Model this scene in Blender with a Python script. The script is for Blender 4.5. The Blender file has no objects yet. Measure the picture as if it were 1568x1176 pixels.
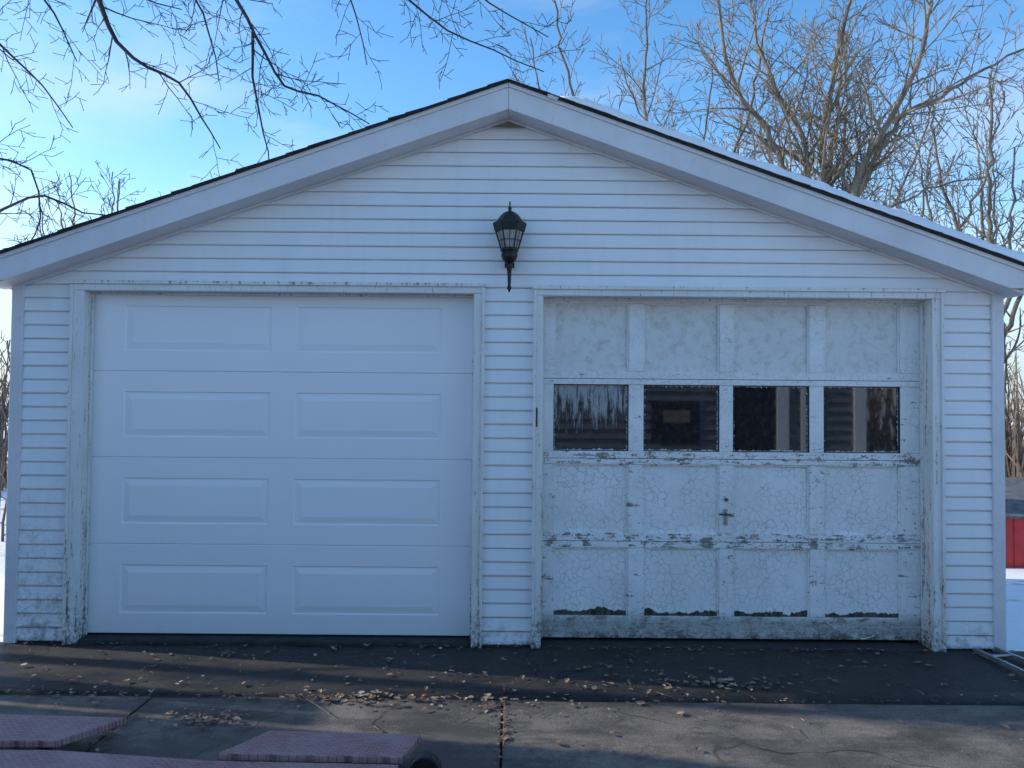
import bpy, bmesh, math, random
from mathutils import Vector, Matrix, noise as mnoise
scene = bpy.context.scene
COL = scene.collection

# ------------------------------------------------------------------ helpers
def add_mesh(name, verts, faces, mat=None, parent=None, smooth=False):
    me = bpy.data.meshes.new(name)
    me.from_pydata([tuple(v) for v in verts], [], faces)
    me.update()
    ob = bpy.data.objects.new(name, me)
    COL.objects.link(ob)
    if mat: me.materials.append(mat)
    if smooth: me.polygons.foreach_set('use_smooth', [True]*len(me.polygons))
    if parent: ob.parent = parent
    return ob

def empty(name):
    e = bpy.data.objects.new(name, None); COL.objects.link(e); return e

class Geo:
    def __init__(s): s.v=[]; s.f=[]
    def quad(s,a,b,c,d):
        n=len(s.v); s.v += [a,b,c,d]; s.f.append((n,n+1,n+2,n+3))
    def box(s,x0,x1,y0,y1,z0,z1):
        n=len(s.v)
        s.v += [(x0,y0,z0),(x1,y0,z0),(x1,y1,z0),(x0,y1,z0),(x0,y0,z1),(x1,y0,z1),(x1,y1,z1),(x0,y1,z1)]
        for f in [(0,3,2,1),(4,5,6,7),(0,1,5,4),(1,2,6,5),(2,3,7,6),(3,0,4,7)]:
            s.f.append(tuple(n+i for i in f))
    def prism(s, prof, y0, y1):
        n=len(s.v); k=len(prof)
        s.v += [(x,y0,z) for x,z in prof]+[(x,y1,z) for x,z in prof]
        s.f.append(tuple(range(n,n+k))); s.f.append(tuple(reversed(range(n+k,n+2*k))))
        for i in range(k):
            j=(i+1)%k; s.f.append((n+i,n+k+i,n+k+j,n+j))
    def obj(s,name,mat,parent=None,bevel=0,smooth=False):
        o=add_mesh(name,s.v,s.f,mat,parent,smooth)
        if bevel:
            m=o.modifiers.new('bevel','BEVEL'); m.width=bevel; m.segments=2; m.limit_method='ANGLE'
        return o

def tube(G, pts, rad, sides=6, cap=True):
    n0=len(G.v); k=len(pts)
    up=None
    for i,p in enumerate(pts):
        p=Vector(p)
        d=(Vector(pts[min(i+1,k-1)])-Vector(pts[max(i-1,0)]))
        if d.length<1e-9: d=Vector((0,0,1))
        d.normalize()
        if up is None: up=d.orthogonal()
        up=(up-d*up.dot(d))
        if up.length<1e-6: up=d.orthogonal()
        up.normalize(); s2=d.cross(up)
        for j in range(sides):
            a=2*math.pi*j/sides
            G.v.append(tuple(p+(up*math.cos(a)+s2*math.sin(a))*rad[i]))
    for i in range(k-1):
        for j in range(sides):
            a=n0+i*sides+j; b=n0+i*sides+(j+1)%sides
            G.f.append((a,b,b+sides,a+sides))
    if cap:
        G.f.append(tuple(n0+j for j in reversed(range(sides))))
        G.f.append(tuple(n0+(k-1)*sides+j for j in range(sides)))

def lathe(G, prof, cx, cy, sides=24, rot=0.0):
    n0=len(G.v)
    for r,z in prof:
        for j in range(sides):
            a=rot+2*math.pi*j/sides
            G.v.append((cx+r*math.cos(a),cy+r*math.sin(a),z))
    for i in range(len(prof)-1):
        for j in range(sides):
            a=n0+i*sides+j; b=n0+i*sides+(j+1)%sides
            G.f.append((a,b,b+sides,a+sides))

# ------------------------------------------------------------------ material helpers
class MT:
    def __init__(s,name,rough=.7,base=(.8,.8,.8),metal=0,spec=.5):
        s.m=bpy.data.materials.new(name); s.m.use_nodes=True
        s.nt=s.m.node_tree; s.b=s.nt.nodes['Principled BSDF']
        s.b.inputs['Roughness'].default_value=rough
        s.b.inputs['Base Color'].default_value=(*base,1)
        s.b.inputs['Metallic'].default_value=metal
        s.b.inputs['Specular IOR Level'].default_value=spec
        s.tc=s.nt.nodes.new('ShaderNodeTexCoord').outputs['Object']
    def put(s,node,key,val):
        inp=node.inputs[key]
        if isinstance(val,bpy.types.NodeSocket): s.nt.links.new(val,inp)
        elif isinstance(val,tuple) and len(val)==3 and len(inp.default_value)==4: inp.default_value=(*val,1)
        else: inp.default_value=val
    def map(s,scale=(1,1,1),loc=(0,0,0),rot=(0,0,0)):
        n=s.nt.nodes.new('ShaderNodeMapping'); s.nt.links.new(s.tc,n.inputs['Vector'])
        n.inputs['Scale'].default_value=scale; n.inputs['Location'].default_value=loc; n.inputs['Rotation'].default_value=rot
        return n.outputs[0]
    def noise(s,scale,detail=3,rough=.6,vec=None,dist=0):
        n=s.nt.nodes.new('ShaderNodeTexNoise'); s.nt.links.new(vec or s.tc,n.inputs['Vector'])
        n.inputs['Scale'].default_value=scale; n.inputs['Detail'].default_value=detail
        n.inputs['Roughness'].default_value=rough; n.inputs['Distortion'].default_value=dist
        return n.outputs['Fac']
    def vor(s,scale,feature='DISTANCE_TO_EDGE',vec=None):
        n=s.nt.nodes.new('ShaderNodeTexVoronoi'); s.nt.links.new(vec or s.tc,n.inputs['Vector'])
        n.feature=feature; n.inputs['Scale'].default_value=scale
        return n.outputs['Distance']
    def warp(s,amt,scale,base=None):
        n=s.nt.nodes.new('ShaderNodeTexNoise'); s.nt.links.new(base or s.tc,n.inputs['Vector'])
        n.inputs['Scale'].default_value=scale; n.inputs['Detail'].default_value=2
        v=s.nt.nodes.new('ShaderNodeVectorMath'); v.operation='MULTIPLY_ADD'
        s.nt.links.new(n.outputs['Color'],v.inputs[0]); v.inputs[1].default_value=(amt,)*3
        s.nt.links.new(base or s.tc,v.inputs[2])
        return v.outputs[0]
    def math(s,op,a,b=0.0,clamp=False):
        n=s.nt.nodes.new('ShaderNodeMath'); n.operation=op; n.use_clamp=clamp
        s.put(n,0,a); s.put(n,1,b); return n.outputs[0]
    def step(s,x,a,b):
        n=s.nt.nodes.new('ShaderNodeMapRange'); n.clamp=True
        s.put(n,'Value',x)
        n.inputs['From Min'].default_value=a; n.inputs['From Max'].default_value=b
        return n.outputs[0]
    def sep(s):
        n=s.nt.nodes.new('ShaderNodeSeparateXYZ'); s.nt.links.new(s.tc,n.inputs[0]); return n.outputs
    def mix(s,f,a,b,mode='MIX'):
        n=s.nt.nodes.new('ShaderNodeMix'); n.data_type='RGBA'; n.blend_type=mode
        s.put(n,0,f); s.put(n,6,a); s.put(n,7,b); return n.outputs[2]
    def base(s,c): s.put(s.b,'Base Color',c)
    def rough(s,c): s.put(s.b,'Roughness',c)
    def bump(s,h,strength=.5,dist=.01):
        n=s.nt.nodes.new('ShaderNodeBump'); s.put(n,'Height',h)
        n.inputs['Strength'].default_value=strength; n.inputs['Distance'].default_value=dist
        s.nt.links.new(n.outputs[0],s.b.inputs['Normal'])

# ------------------------------------------------------------------ materials
def make_siding():
    m=MT('vinyl_siding',.5,spec=.35)
    big=m.noise(1.3,3); streak=m.noise(3,4,vec=m.map((4,4,.5)))
    c=m.mix(m.step(big,.35,.7),(.84,.84,.85),(.78,.79,.81))
    c=m.mix(m.math('MULTIPLY',m.step(streak,.5,.8),.2),c,(.58,.59,.60))
    x,y,z=m.sep()
    n1=m.noise(14,5,.7); n2=m.noise(60,2,.7)
    low=m.step(z,1.15,.15); left=m.step(x,-2.6,-2.8)
    al=m.math('MULTIPLY',m.math('MULTIPLY',low,left),m.step(m.math('ADD',m.math('MULTIPLY',n1,.7),m.math('MULTIPLY',n2,.35)),.50,.68))
    c=m.mix(m.math('MULTIPLY',al,.7),c,(.26,.23,.18))
    foot=m.math('MULTIPLY',m.step(z,.20,.0),m.step(n1,.47,.62))
    c=m.mix(m.math('MULTIPLY',foot,.75),c,(.16,.15,.12))
    edge=m.math('MULTIPLY',m.step(z,.04,.0),m.step(n2,.35,.55))
    c=m.mix(edge,c,(.04,.035,.03))
    m.base(c); return m.m
SIDING=make_siding()

def make_trim():
    m=MT('painted_aluminium_fascia',.5,spec=.4)
    c=m.mix(m.step(m.noise(2.5,4),.35,.7),(.72,.71,.73),(.62,.61,.63))
    c=m.mix(m.math('MULTIPLY',m.step(m.noise(20,4),.62,.75),.4),c,(.38,.37,.36))
    m.base(c); m.bump(m.noise(5,2),.15,.01); return m.m
FASCIA=make_trim()

def make_old_trim():
    m=MT('weathered_painted_wood',.65)
    st=m.noise(10,5,.75,vec=m.map((5,5,.35)))
    fine=m.noise(45,3,.7)
    x,y,z=m.sep()
    low=m.step(z,1.2,.0); head=m.step(z,2.226,2.240)
    inner=m.step(y,-.01,.03)
    v=m.math('ADD',m.math('ADD',m.math('MULTIPLY',st,.72),m.math('MULTIPLY',fine,.33)),m.math('MULTIPLY',low,.06))
    v=m.math('ADD',v,m.math('ADD',m.math('MULTIPLY',head,.06),m.math('MULTIPLY',inner,.03)))
    c=m.mix(m.step(m.noise(3),.3,.7),(.80,.80,.79),(.70,.69,.67))
    c=m.mix(m.math('MULTIPLY',m.step(v,.54,.64),.35),c,(.50,.46,.39))
    c=m.mix(m.step(v,.635,.66),c,(.27,.23,.18))
    c=m.mix(m.math('MULTIPLY',m.step(z,.25,.02),m.step(fine,.4,.62)),c,(.09,.085,.06))
    m.base(c); m.bump(v,.5,.004); return m.m
OLDTRIM=make_old_trim()

def make_newdoor():
    m=MT('new_door_white_steel',.38,spec=.5)
    c=m.mix(m.step(m.noise(1.1,2),.3,.7),(.84,.85,.87),(.80,.81,.84))
    x,y,z=m.sep()
    c=m.mix(m.math('MULTIPLY',m.step(z,.30,.03),m.math('MULTIPLY',m.noise(6,4),.3)),c,(.5,.49,.47))
    m.base(c); m.bump(m.noise(300,1,vec=m.map((1,1,.15))),.08,.0008); return m.m
NEWDOOR=make_newdoor()

def make_olddoor(panel):
    m=MT('cracked_door_panel' if panel else 'cracked_door_frame',.75,spec=.3)
    x,y,z=m.sep()
    w=m.warp(.05,14)
    cr=m.vor(24,vec=w)
    big=m.noise(3.2,4,.65); mid=m.noise(15,5,.78); fine=m.noise(70,3,.7)
    c=m.mix(m.step(big,.38,.66),(.84,.84,.84),(.75,.75,.74))
    if panel:
        low=m.step(z,1.3,1.1)
        crack=m.math('MULTIPLY',m.math('MULTIPLY',m.step(cr,.06,.0),m.step(m.noise(5,4,.7),.36,.54)),low)
        c=m.mix(m.math('MULTIPLY',crack,.72),c,(.36,.35,.32))
        top=m.step(z,1.5,1.75)
        c=m.mix(m.math('MULTIPLY',top,.6),c,(.68,.68,.67))
        sp=m.math('MULTIPLY',m.step(mid,.48,.62),top)
        c=m.mix(m.math('MULTIPLY',sp,.5),c,(.47,.455,.39))
        chip=m.step(m.math('ADD',m.math('MULTIPLY',mid,.7),m.math('MULTIPLY',fine,.35)),.64,.67)
        c=m.mix(m.math('MULTIPLY',chip,.6),c,(.44,.42,.38))
        lim=m.math('ADD',m.math('MULTIPLY',m.math('SUBTRACT',m.noise(6.0,3,.6),.5),.11),.195)
        lim=m.math('ADD',lim,m.math('MULTIPLY',m.math('SUBTRACT',m.noise(26,3,.7),.5),.05))
        bare=m.step(m.math('SUBTRACT',lim,z),0,.003)
        wood=m.mix(m.step(m.noise(30,3,.6,vec=m.map((1.6,1,.25))),.40,.62),(.035,.031,.026),(.105,.093,.078))
        c=m.mix(bare,c,wood)
    else:
        st=m.noise(9,5,.8); horiz=m.noise(30,3,.7,vec=m.map((.25,1,1.6)))
        low=m.step(z,2.0,.9)
        rail=m.math('MULTIPLY',m.step(z,1.21,1.19),m.step(z,1.11,1.13))
        rail2=m.math('MULTIPLY',m.step(z,.70,.68),m.step(z,.585,.6))
        rr=m.math('ADD',m.math('ADD',rail,rail2),m.math('MULTIPLY',m.step(z,.22,.15),.9))
        v=m.math('ADD',m.math('ADD',m.math('MULTIPLY',st,.45),m.math('MULTIPLY',horiz,.38)),m.math('MULTIPLY',fine,.2))
        v=m.math('ADD',v,m.math('ADD',m.math('MULTIPLY',low,.032),m.math('MULTIPLY',rr,.052)))
        c=m.mix(m.math('MULTIPLY',m.math('MULTIPLY',m.step(cr,.05,0),m.step(big,.38,.5)),.45),c,(.40,.385,.36))
        g=m.math('MULTIPLY',m.step(z,.20,.13),m.step(mid,.22,.46))
        c=m.mix(m.math('MULTIPLY',g,.8),c,m.mix(m.step(fine,.4,.6),(.21,.215,.18),(.42,.425,.39)))
        chip=m.step(v,.61,.625)
        c=m.mix(chip,c,m.mix(m.step(mid,.4,.6),(.38,.355,.33),(.20,.18,.16)))
        rot=m.math('MULTIPLY',m.step(z,.09,.03),m.step(mid,.48,.58))
        c=m.mix(rot,c,(.08,.07,.055))
    m.base(c)
    m.bump(m.math('ADD',m.math('MULTIPLY',m.step(cr,0,.08),.5),m.math('MULTIPLY',mid,.8)),.5,.004)
    return m.m
OLDPANEL=make_olddoor(True); OLDFRAME=make_olddoor(False)

def make_glass():
    m=MT('old_window_glass',.03,(.010,.011,.013),spec=1.0)
    m.b.inputs['IOR'].default_value=1.6
    x,y,z=m.sep()
    st=m.noise(16,5,.75,vec=m.map((2.6,1,.28)))
    fl=m.math('ADD',m.math('MULTIPLY',st,1.0),m.math('MULTIPLY',m.step(z,1.25,1.63),.26))
    film=m.math('MULTIPLY',m.step(fl,.62,.72),m.step(x,.78,.74))
    dust=m.math('MULTIPLY',m.step(m.noise(25,4,.7),.45,.8),.05)
    f=m.math('ADD',m.math('MULTIPLY',film,.5),dust,True)
    m.base(m.mix(f,(.010,.011,.013),(.6,.62,.63)))
    m.rough(m.math('ADD',m.math('MULTIPLY',f,.6),.02))
    return m.m
GLASS=make_glass()

def simple(name,col,rough=.7,metal=0,var=.25,scale=12,bump=.2,bd=.004,spec=.5):
    m=MT(name,rough,col,metal,spec)
    d=tuple(c*(1-var) for c in col)
    m.base(m.mix(m.step(m.noise(scale,3),.35,.65),col,d))
    if bump: m.bump(m.noise(scale*4,2),bump,bd)
    return m.m
BLACK=simple('black_cast_metal',(.018,.018,.02),.42,.3,.3,40,.3,.001)
PATINA=simple('patina_metal',(.022,.034,.029),.5,.3,.5,40,.3,.001)
LAMPGLASS=simple('seeded_lamp_glass',(.45,.45,.44),.15,0,.3,30,.3,.002)
SHINGLE=simple('asphalt_shingle',(.05,.048,.047),.95,0,.4,60,.6,.006)
SNOW=simple('snow',(.82,.84,.88),.6,0,.05,2,.5,.02)
PUTTY=simple('flaked_black_glazing',(.03,.03,.03),.8,0,.5,60,.4,.002)
RUST=simple('rusty_metal',(.13,.115,.10),.55,.5,.5,60,.5,.001)
DARKIN=simple('dark_interior',(.02,.02,.02),.9,0,.2,5,0)
REDPAINT=simple('red_board',(.55,.035,.035),.6,0,.3,4,.2)
ALU=simple('aluminium',(.50,.50,.52),.38,.8,.3,25,.1,.001)
WOOD=simple('grey_wood',(.30,.24,.17),.85,0,.4,6,.4)
SILL=simple('sill_concrete',(.04,.038,.035),.9,0,.5,14,.6,.006)

def make_bark(name,a,b):
    m=MT(name,.9,a,spec=.2)
    m.base(m.mix(m.step(m.noise(4,2,.7,vec=m.map((1,1,.3))),.35,.65),a,b)); return m.m
BARK_DARK=make_bark('dark_bark',(.07,.058,.052),(.032,.028,.025))
BARK_TAN=make_bark('tan_bark',(.29,.235,.165),(.13,.105,.08))
BARK_GREY=make_bark('grey_bark',(.21,.18,.145),(.11,.095,.08))
BARK_FAR=make_bark('far_bark',(.20,.16,.125),(.11,.09,.078))

def make_asphalt(name,a,b,crackcol,wet,crack=1.0,cs=.6,spec=.35):
    m=MT(name,.8,a,spec=spec)
    big=m.noise(1.6,5,.65); fine=m.noise(110,2,.7)
    damp=m.step(m.noise(2.2,5,.7,vec=m.map((.6,1.6,1),loc=(4,2,0))),.44,.58)
    c=m.mix(m.step(big,.35,.65),a,b)
    c=m.mix(m.math('MULTIPLY',m.step(m.noise(6,5,.75),.52,.64),.5),c,tuple(k*.5 for k in a))
    c=m.mix(m.math('MULTIPLY',m.step(fine,.5,.75),.35),c,tuple(min(1,k*2.2+.02) for k in b))
    c=m.mix(m.math('MULTIPLY',damp,.6),c,tuple(k*.38 for k in a))
    cr=m.vor(cs,vec=m.warp(.5,2.5))
    ck=m.math('MULTIPLY',m.math('MULTIPLY',m.step(cr,.006,.001),m.step(m.noise(.9,2),.43,.53)),crack)
    c=m.mix(ck,c,crackcol)
    m.base(c)
    m.rough(m.math('SUBTRACT',m.math('ADD',m.math('MULTIPLY',m.step(big,.3,.7),.25),wet),m.math('MULTIPLY',damp,.22)))
    m.bump(m.math('ADD',fine,m.math('MULTIPLY',big,2.0)),.5,.006)
    return m.m
APRON=make_asphalt('wet_asphalt',(.020,.018,.017),(.045,.040,.035),(.006,.006,.006),.58)
CONC=make_asphalt('stained_concrete',(.10,.088,.078),(.19,.165,.143),(.02,.018,.016),.68,.8,spec=.25)
SOIL=simple('dark_soil',(.04,.034,.028),.95,0,.4,20,.8,.01)

def make_leaf():
    m=MT('dry_leaf',.8,(.2,.12,.07))
    c=m.mix(m.step(m.noise(9,2),.35,.65),(.22,.155,.115),(.08,.05,.038))
    c=m.mix(m.step(m.noise(23,1),.58,.68),c,(.42,.35,.28))
    m.base(c); return m.m
LEAF=make_leaf()

def make_redmat():
    m=MT('faded_red_tread',.6)
    n=m.nt.nodes.new('ShaderNodeTexBrick'); m.nt.links.new(m.map((1,1,1),rot=(0,0,.12)),n.inputs['Vector'])
    n.inputs['Scale'].default_value=1; n.inputs['Brick Width'].default_value=.035; n.inputs['Row Height'].default_value=.014
    n.inputs['Mortar Size'].default_value=.0022; n.inputs['Mortar Smooth'].default_value=.6
    n.inputs['Color1'].default_value=(.42,.225,.22,1); n.inputs['Color2'].default_value=(.34,.17,.165,1); n.inputs['Mortar'].default_value=(.16,.085,.08,1)
    c=m.mix(m.math('MULTIPLY',m.step(m.noise(6,4),.4,.7),.6),n.outputs['Color'],(.42,.31,.30))
    m.base(c); m.bump(m.math('SUBTRACT',1.0,n.outputs['Fac']),.7,.005); return m.m
REDMAT=make_redmat()

# ------------------------------------------------------------------ ground
def smooth(a,b,x):
    t=max(0,min(1,(x-a)/(b-a))); return t*t*(3-2*t)
def gz(x,y):
    z=-.03-1.0*smooth(.8,7.5,y)
    n=mnoise.noise(Vector((x*.35,y*.35,0)))*.06
    far=max(abs(x),abs(y))
    out=max(smooth(3.6,6,abs(x)), smooth(1,5,y), smooth(8,10,-y))
    return z+n*out+mnoise.noise(Vector((x*.03,y*.03,3)))*.5*smooth(20,60,far)
def axis():
    a=[i*.5 for i in range(-24,25)]
    k=12.0
    while k<400:
        k*=1.22; a+= [k,-k]
    return sorted(a)
ax=axis(); ay=axis()
vs=[(x,y,gz(x,y)) for y in ay for x in ax]; nx=len(ax)
fs=[(j*nx+i,j*nx+i+1,(j+1)*nx+i+1,(j+1)*nx+i) for j in range(len(ay)-1) for i in range(nx-1)]
def make_ground():
    m=MT('snowy_ground',.7,(.8,.82,.86),spec=.3)
    c=m.mix(m.step(m.noise(.8,5,.7),.56,.68),(.80,.82,.86),(.16,.14,.09))
    m.base(c); m.bump(m.noise(5,3),.5,.05); return m.m
add_mesh('snowy_ground',vs,fs,make_ground(),smooth=True)

drive=empty('driveway')
G=Geo(); G.box(-4.3,4.6,-9,-.0,-.25,-.022); G.obj('bedding',SOIL,drive)
G=Geo(); NX=120; NY=14
def front(x): return -.80-.012*x+.018*mnoise.noise(Vector((x*3,0,0)))+.014*mnoise.noise(Vector((x*14,2,0)))
for j in range(NY+1):
    for i in range(NX+1):
        x=-4.2+8.7*i/NX; f=front(x); y=.0+(f)*j/NY
        G.v.append((x,y,.0+.006*mnoise.noise(Vector((x*2,y*2,1)))-(.006 if j==NY else 0)))
for j in range(NY):
    for i in range(NX):
        a=j*(NX+1)+i; G.f.append((a,a+NX+1,a+NX+2,a+1))
n=len(G.v)
for i in range(NX+1):
    v=G.v[NY*(NX+1)+i]; G.v.append((v[0],v[1]-.006,-.03))
for i in range(NX):
    a=NY*(NX+1)+i; G.f.append((a,n+i,n+i+1,a+1))
G.obj('asphalt_apron',APRON,drive,smooth=True)
def slab(x0,x1,y0,y1,z):
    g=Geo(); g.prism([(x0,z-.08),(x1,z-.08),(x1,z),(x0,z)],y0,y1)
    g.obj('slab',CONC,drive,bevel=.005)
slab(-4.2,-1.826,-2.0,-.835,-.006); slab(-1.818,-.038,-3.4,-.84,-.010)
slab(-.028,4.5,-3.4,-.86,-.006); slab(-4.2,-1.826,-3.4,-2.010,-.009)
slab(-4.2,-.038,-8.8,-3.41,-.006); slab(-.028,4.5,-8.8,-3.41,-.006)

def leaf(G,x,y,z,s,r):
    a=r.uniform(0,6.28); ca,sa=math.cos(a),math.sin(a)
    tilt=r.uniform(-.5,.5); c=r.uniform(.1,.6)
    w=s*r.uniform(.25,.5)
    loc=[(-s*.5,0,0),(-s*.15,-w,c*w),(s*.25,-w*.8,c*w),(s*.55,0,.1*s),(s*.2,w*.9,c*w),(-s*.2,w,c*w)]
    n=len(G.v)
    for lx,ly,lz in loc:
        lz+=abs(tilt)*(lx*(1 if tilt>0 else -1)+s*.5)*.5
        G.v.append((x+lx*ca-ly*sa,y+lx*sa+ly*ca,z+.003+lz))
    G.f += [(n,n+1,n+2,n+3),(n,n+3,n+4,n+5)]
G=Geo(); r=random.Random(3)
for i in range(520):
    x=r.uniform(-3.9,4.2); y=-abs(r.gauss(.0,.8))-.02
    if y<-3: continue
    leaf(G,x,y,.006 if y>-.8 else 0,r.uniform(.010,.048)*r.uniform(.6,1),r)
for i in range(1300):
    x=r.uniform(-3.9,4.2); y=-abs(r.gauss(.35,.5))-.02
    leaf(G,x,y,.004 if y>-.8 else 0,r.uniform(.004,.011),r)
for (cx,cy,sx,sy,nn,sz) in [(1.10,-.62,.20,.07,60,.036),(-1.45,-1.13,.10,.05,80,.034),(-.75,-.85,.35,.025,90,.036),(-2.3,-.84,.6,.02,50,.030),
      (-1.80,-1.25,.03,.12,50,.028),(-.033,-1.2,.015,.25,70,.022),(-2.6,-.03,.6,.02,40,.025),(-.2,-.02,.25,.02,30,.025),(1.6,-.04,.8,.02,60,.025),(.6,-.5,.3,.1,25,.036),(1.5,-.85,1.0,.02,50,.022),(-.3,-.9,.5,.06,50,.038)]:
    for i in range(nn):
        x=r.gauss(cx,sx); y=min(-.01,r.gauss(cy,sy)); leaf(G,x,y,.006 if y>-.82 else 0,r.uniform(.5,1.25)*sz,r)
for i in range(70):
    x=r.uniform(-3.4,3.2); y=r.uniform(-1.3,-.1); a=r.uniform(0,6.28); l=r.uniform(.03,.12)
    tube(G,[(x,y,.01),(x+l*.5*math.cos(a),y+l*.5*math.sin(a),.014),(x+l*math.cos(a+.3),y+l*math.sin(a+.3),.008)],[.002,.0016,.001],4)
tube(G,[(-1.05,-.86,.01),(-.96,-.98,.02),(-.86,-1.08,.012)],[.004,.003,.002],5)
G.obj('fallen_leaves',LEAF)

# ------------------------------------------------------------------ garage
gar=empty('detached_garage')
XL,XR=-3.107,3.045; XC=-.036; SL=.3514; APEX=3.446; FH=.162; OH=.2
EL,ER=-3.17,3.10; DEPTH=7.0
D1=(-2.745,-.177,-2.67,-.24,2.245,2.187)
D2=(.134,2.675,.19,2.61,2.234,2.178)
PITCH=.0852; LIP=.0155
rs=random.Random(5)
G=Geo()
def course(x0,x1,z0,z1,xa=None,xb=None,seams=False):
    cuts=[x0,x1]
    if seams and x1-x0>1.5:
        c=x0+rs.uniform(.6,2.2)
        while c<x1-.3: cuts.append(c); c+=rs.uniform(1.6,3.6)
        cuts=sorted(cuts)
    xa=x0 if xa is None else xa; xb=x1 if xb is None else xb
    for k in range(len(cuts)-1):
        a,b=cuts[k],cuts[k+1]; off=.0025 if k%2 else 0
        at=xa if k==0 else a; bt=xb if k==len(cuts)-2 else b
        at=min(at,bt-.001)
        y0=-LIP-off+rs.uniform(-.0012,.0012); y1=-.007-off; zm=z1-.009
        w=z0+rs.uniform(-.0012,.0012); w2=w+rs.uniform(-.0008,.0008)
        G.quad((a,y0,w+.006),(b,y0,w2+.006),(bt,y1,zm),(at,y1,zm))
        G.quad((a,y0+.003,w),(b,y0+.003,w2),(b,y0,w2+.006),(a,y0,w+.006))
        G.quad((a,y0+.003,w),(a,.004,w+.001),(b,.004,w2+.001),(b,y0+.003,w2))
        G.quad((at,y1,zm),(bt,y1,zm),(bt,.003,zm+.001),(at,.003,zm+.001))
        G.quad((at,.003,zm+.001),(bt,.003,zm+.001),(bt,.003,z1),(at,.003,z1))
        G.quad((a,y0,w+.006),(at,y1,zm),(at,.004,zm),(a,.004,w))
        G.quad((b,y0,w2+.006),(b,.004,w2),(bt,.004,zm),(bt,y1,zm))
z=.012
def lim(z): return max(.001,(APEX-FH+.012-z)/SL)
CW=.055
while z<3.29:
    z1=z+PITCH+.002
    if z+PITCH<=D2[4]+.03:
        course(XL+CW,D1[0]+.002,z,z1); course(D1[1]-.002,D2[0]+.002,z,z1); course(D2[1]-.002,XR-CW,z,z1)
    else:
        l0=lim(z); l1=lim(z1)
        a=max(XL+CW,XC-l0); b=min(XR-CW,XC+l0)
        course(a,b,z,z1,max(XL+CW,XC-l1),min(XR-CW,XC+l1),True)
    z+=PITCH
G.obj('front_siding',SIDING,gar)
def wl(x): return APEX-FH-SL*abs(x-XC)
G=Geo()
G.box(XL+.01,D1[2]-.032,.008,.12,-.25,2.225); G.box(D1[3]+.032,D2[2]-.032,.008,.12,-.25,2.225); G.box(D2[3]+.032,XR-.01,.008,.12,-.25,2.225)
G.prism([(XL+.01,2.2255),(XR-.01,2.2255),(XR-.01,wl(XR)+.01),(XC,wl(XC)),(XL+.01,wl(XL)+.01)],.008,.12)
G.obj('front_wall',SIDING,gar)
G=Geo()
G.box(XL+.004,XL+.1,.125,DEPTH,-1.4,wl(XL)); G.box(XR-.1,XR-.004,.125,DEPTH,-1.4,wl(XR))
G.prism([(XL+.1,-1.4),(XR-.1,-1.4),(XR-.1,wl(XR)),(XC,wl(XC)),(XL+.1,wl(XL))],DEPTH-.1,DEPTH)
zz=-1.3
while zz<2.2:
    for sx,xx in ((-1,XL+.004),(1,XR-.004)):
        G.quad((xx+sx*.012,.03,zz),(xx+sx*.012,DEPTH,zz),(xx+sx*.001,DEPTH,zz+PITCH),(xx+sx*.001,.03,zz+PITCH))
        G.quad((xx,.03,zz),(xx,DEPTH,zz),(xx+sx*.012,DEPTH,zz),(xx+sx*.012,.03,zz))
    zz+=PITCH
G.obj('side_and_rear_walls',SIDING,gar)
G=Geo()
G.box(XL-.016,XL+CW+.004,-.026,.05,-.0,2.225); G.box(XR-CW-.004,XR+.016,-.026,.05,-.0,2.225)
G.obj('corner_posts',FASCIA,gar,bevel=.004)
G=Geo(); G.box(XL+.0,XL+.37,-.006,.1,-.2,.012); G.box(D1[1],D2[0],-.006,.1,-.2,.012); G.box(D2[1],XR,-.006,.1,-.2,.012)
G.obj('foundation',SILL,gar)
G=Geo(); G.prism([(D1[2],-.2),(D1[3],-.2),(D1[3],.026),(D1[2],.026)],-.02,.3)
G.prism([(D2[2],-.2),(D2[3],-.2),(D2[3],.008),(D2[2],.008)],-.03,.3)
G.obj('door_sills',SILL,gar,bevel=.012)
G=Geo(); G.box(XL+.1,XR-.1,.3,DEPTH-.1,-.2,.0); G.obj('floor',DARKIN,gar)

def chev(G,top,bot,y0,y1,el=EL,er=ER,clampz=2.222):
    def zt(x): return APEX+top-SL*abs(x-XC)
    def zb(x): return max(clampz,APEX+bot-SL*abs(x-XC)) if clampz else APEX+bot-SL*abs(x-XC)
    for (a,b) in ((el,XC-.0008),(XC+.0008,er)):
        k=None
        if clampz:
            xk=(APEX+bot-clampz)/SL
            k=XC-xk if a<XC-.01 else XC+xk
        prof=[(a,zb(a))]
        if k is not None and a<k<b: prof.append((k,clampz))
        prof+=[(b,zb(b)),(b,zt(b)),(a,zt(a))]
        G.prism(prof,y0,y1)
G=Geo(); chev(G,-.006,-FH,-OH,-OH+.025); G.obj('rake_fascia',FASCIA,gar,bevel=.003)
G=Geo(); chev(G,-.002,-.030,-OH-.010,-OH-.001); G.obj('rake_upper_lip',FASCIA,gar,bevel=.003)
G=Geo(); chev(G,-FH+.022,-FH+.004,-OH+.026,-.014,EL+.002,ER-.002,None); G.obj('rake_soffit',FASCIA,gar)
G=Geo()
for x in (-2.25,-1.16,-.55,.95,2.05):
    zc=APEX-SL*abs(x-XC)
    s=-1 if x>XC else 1
    G.prism([(x,zc-FH+.004),(x+.03,zc-FH+.004+s*.03*SL),(x+.03,zc-.034+s*.03*SL),(x,zc-.034)],-OH-.002,-OH)
G.obj('fascia_laps',FASCIA,gar)
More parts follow.
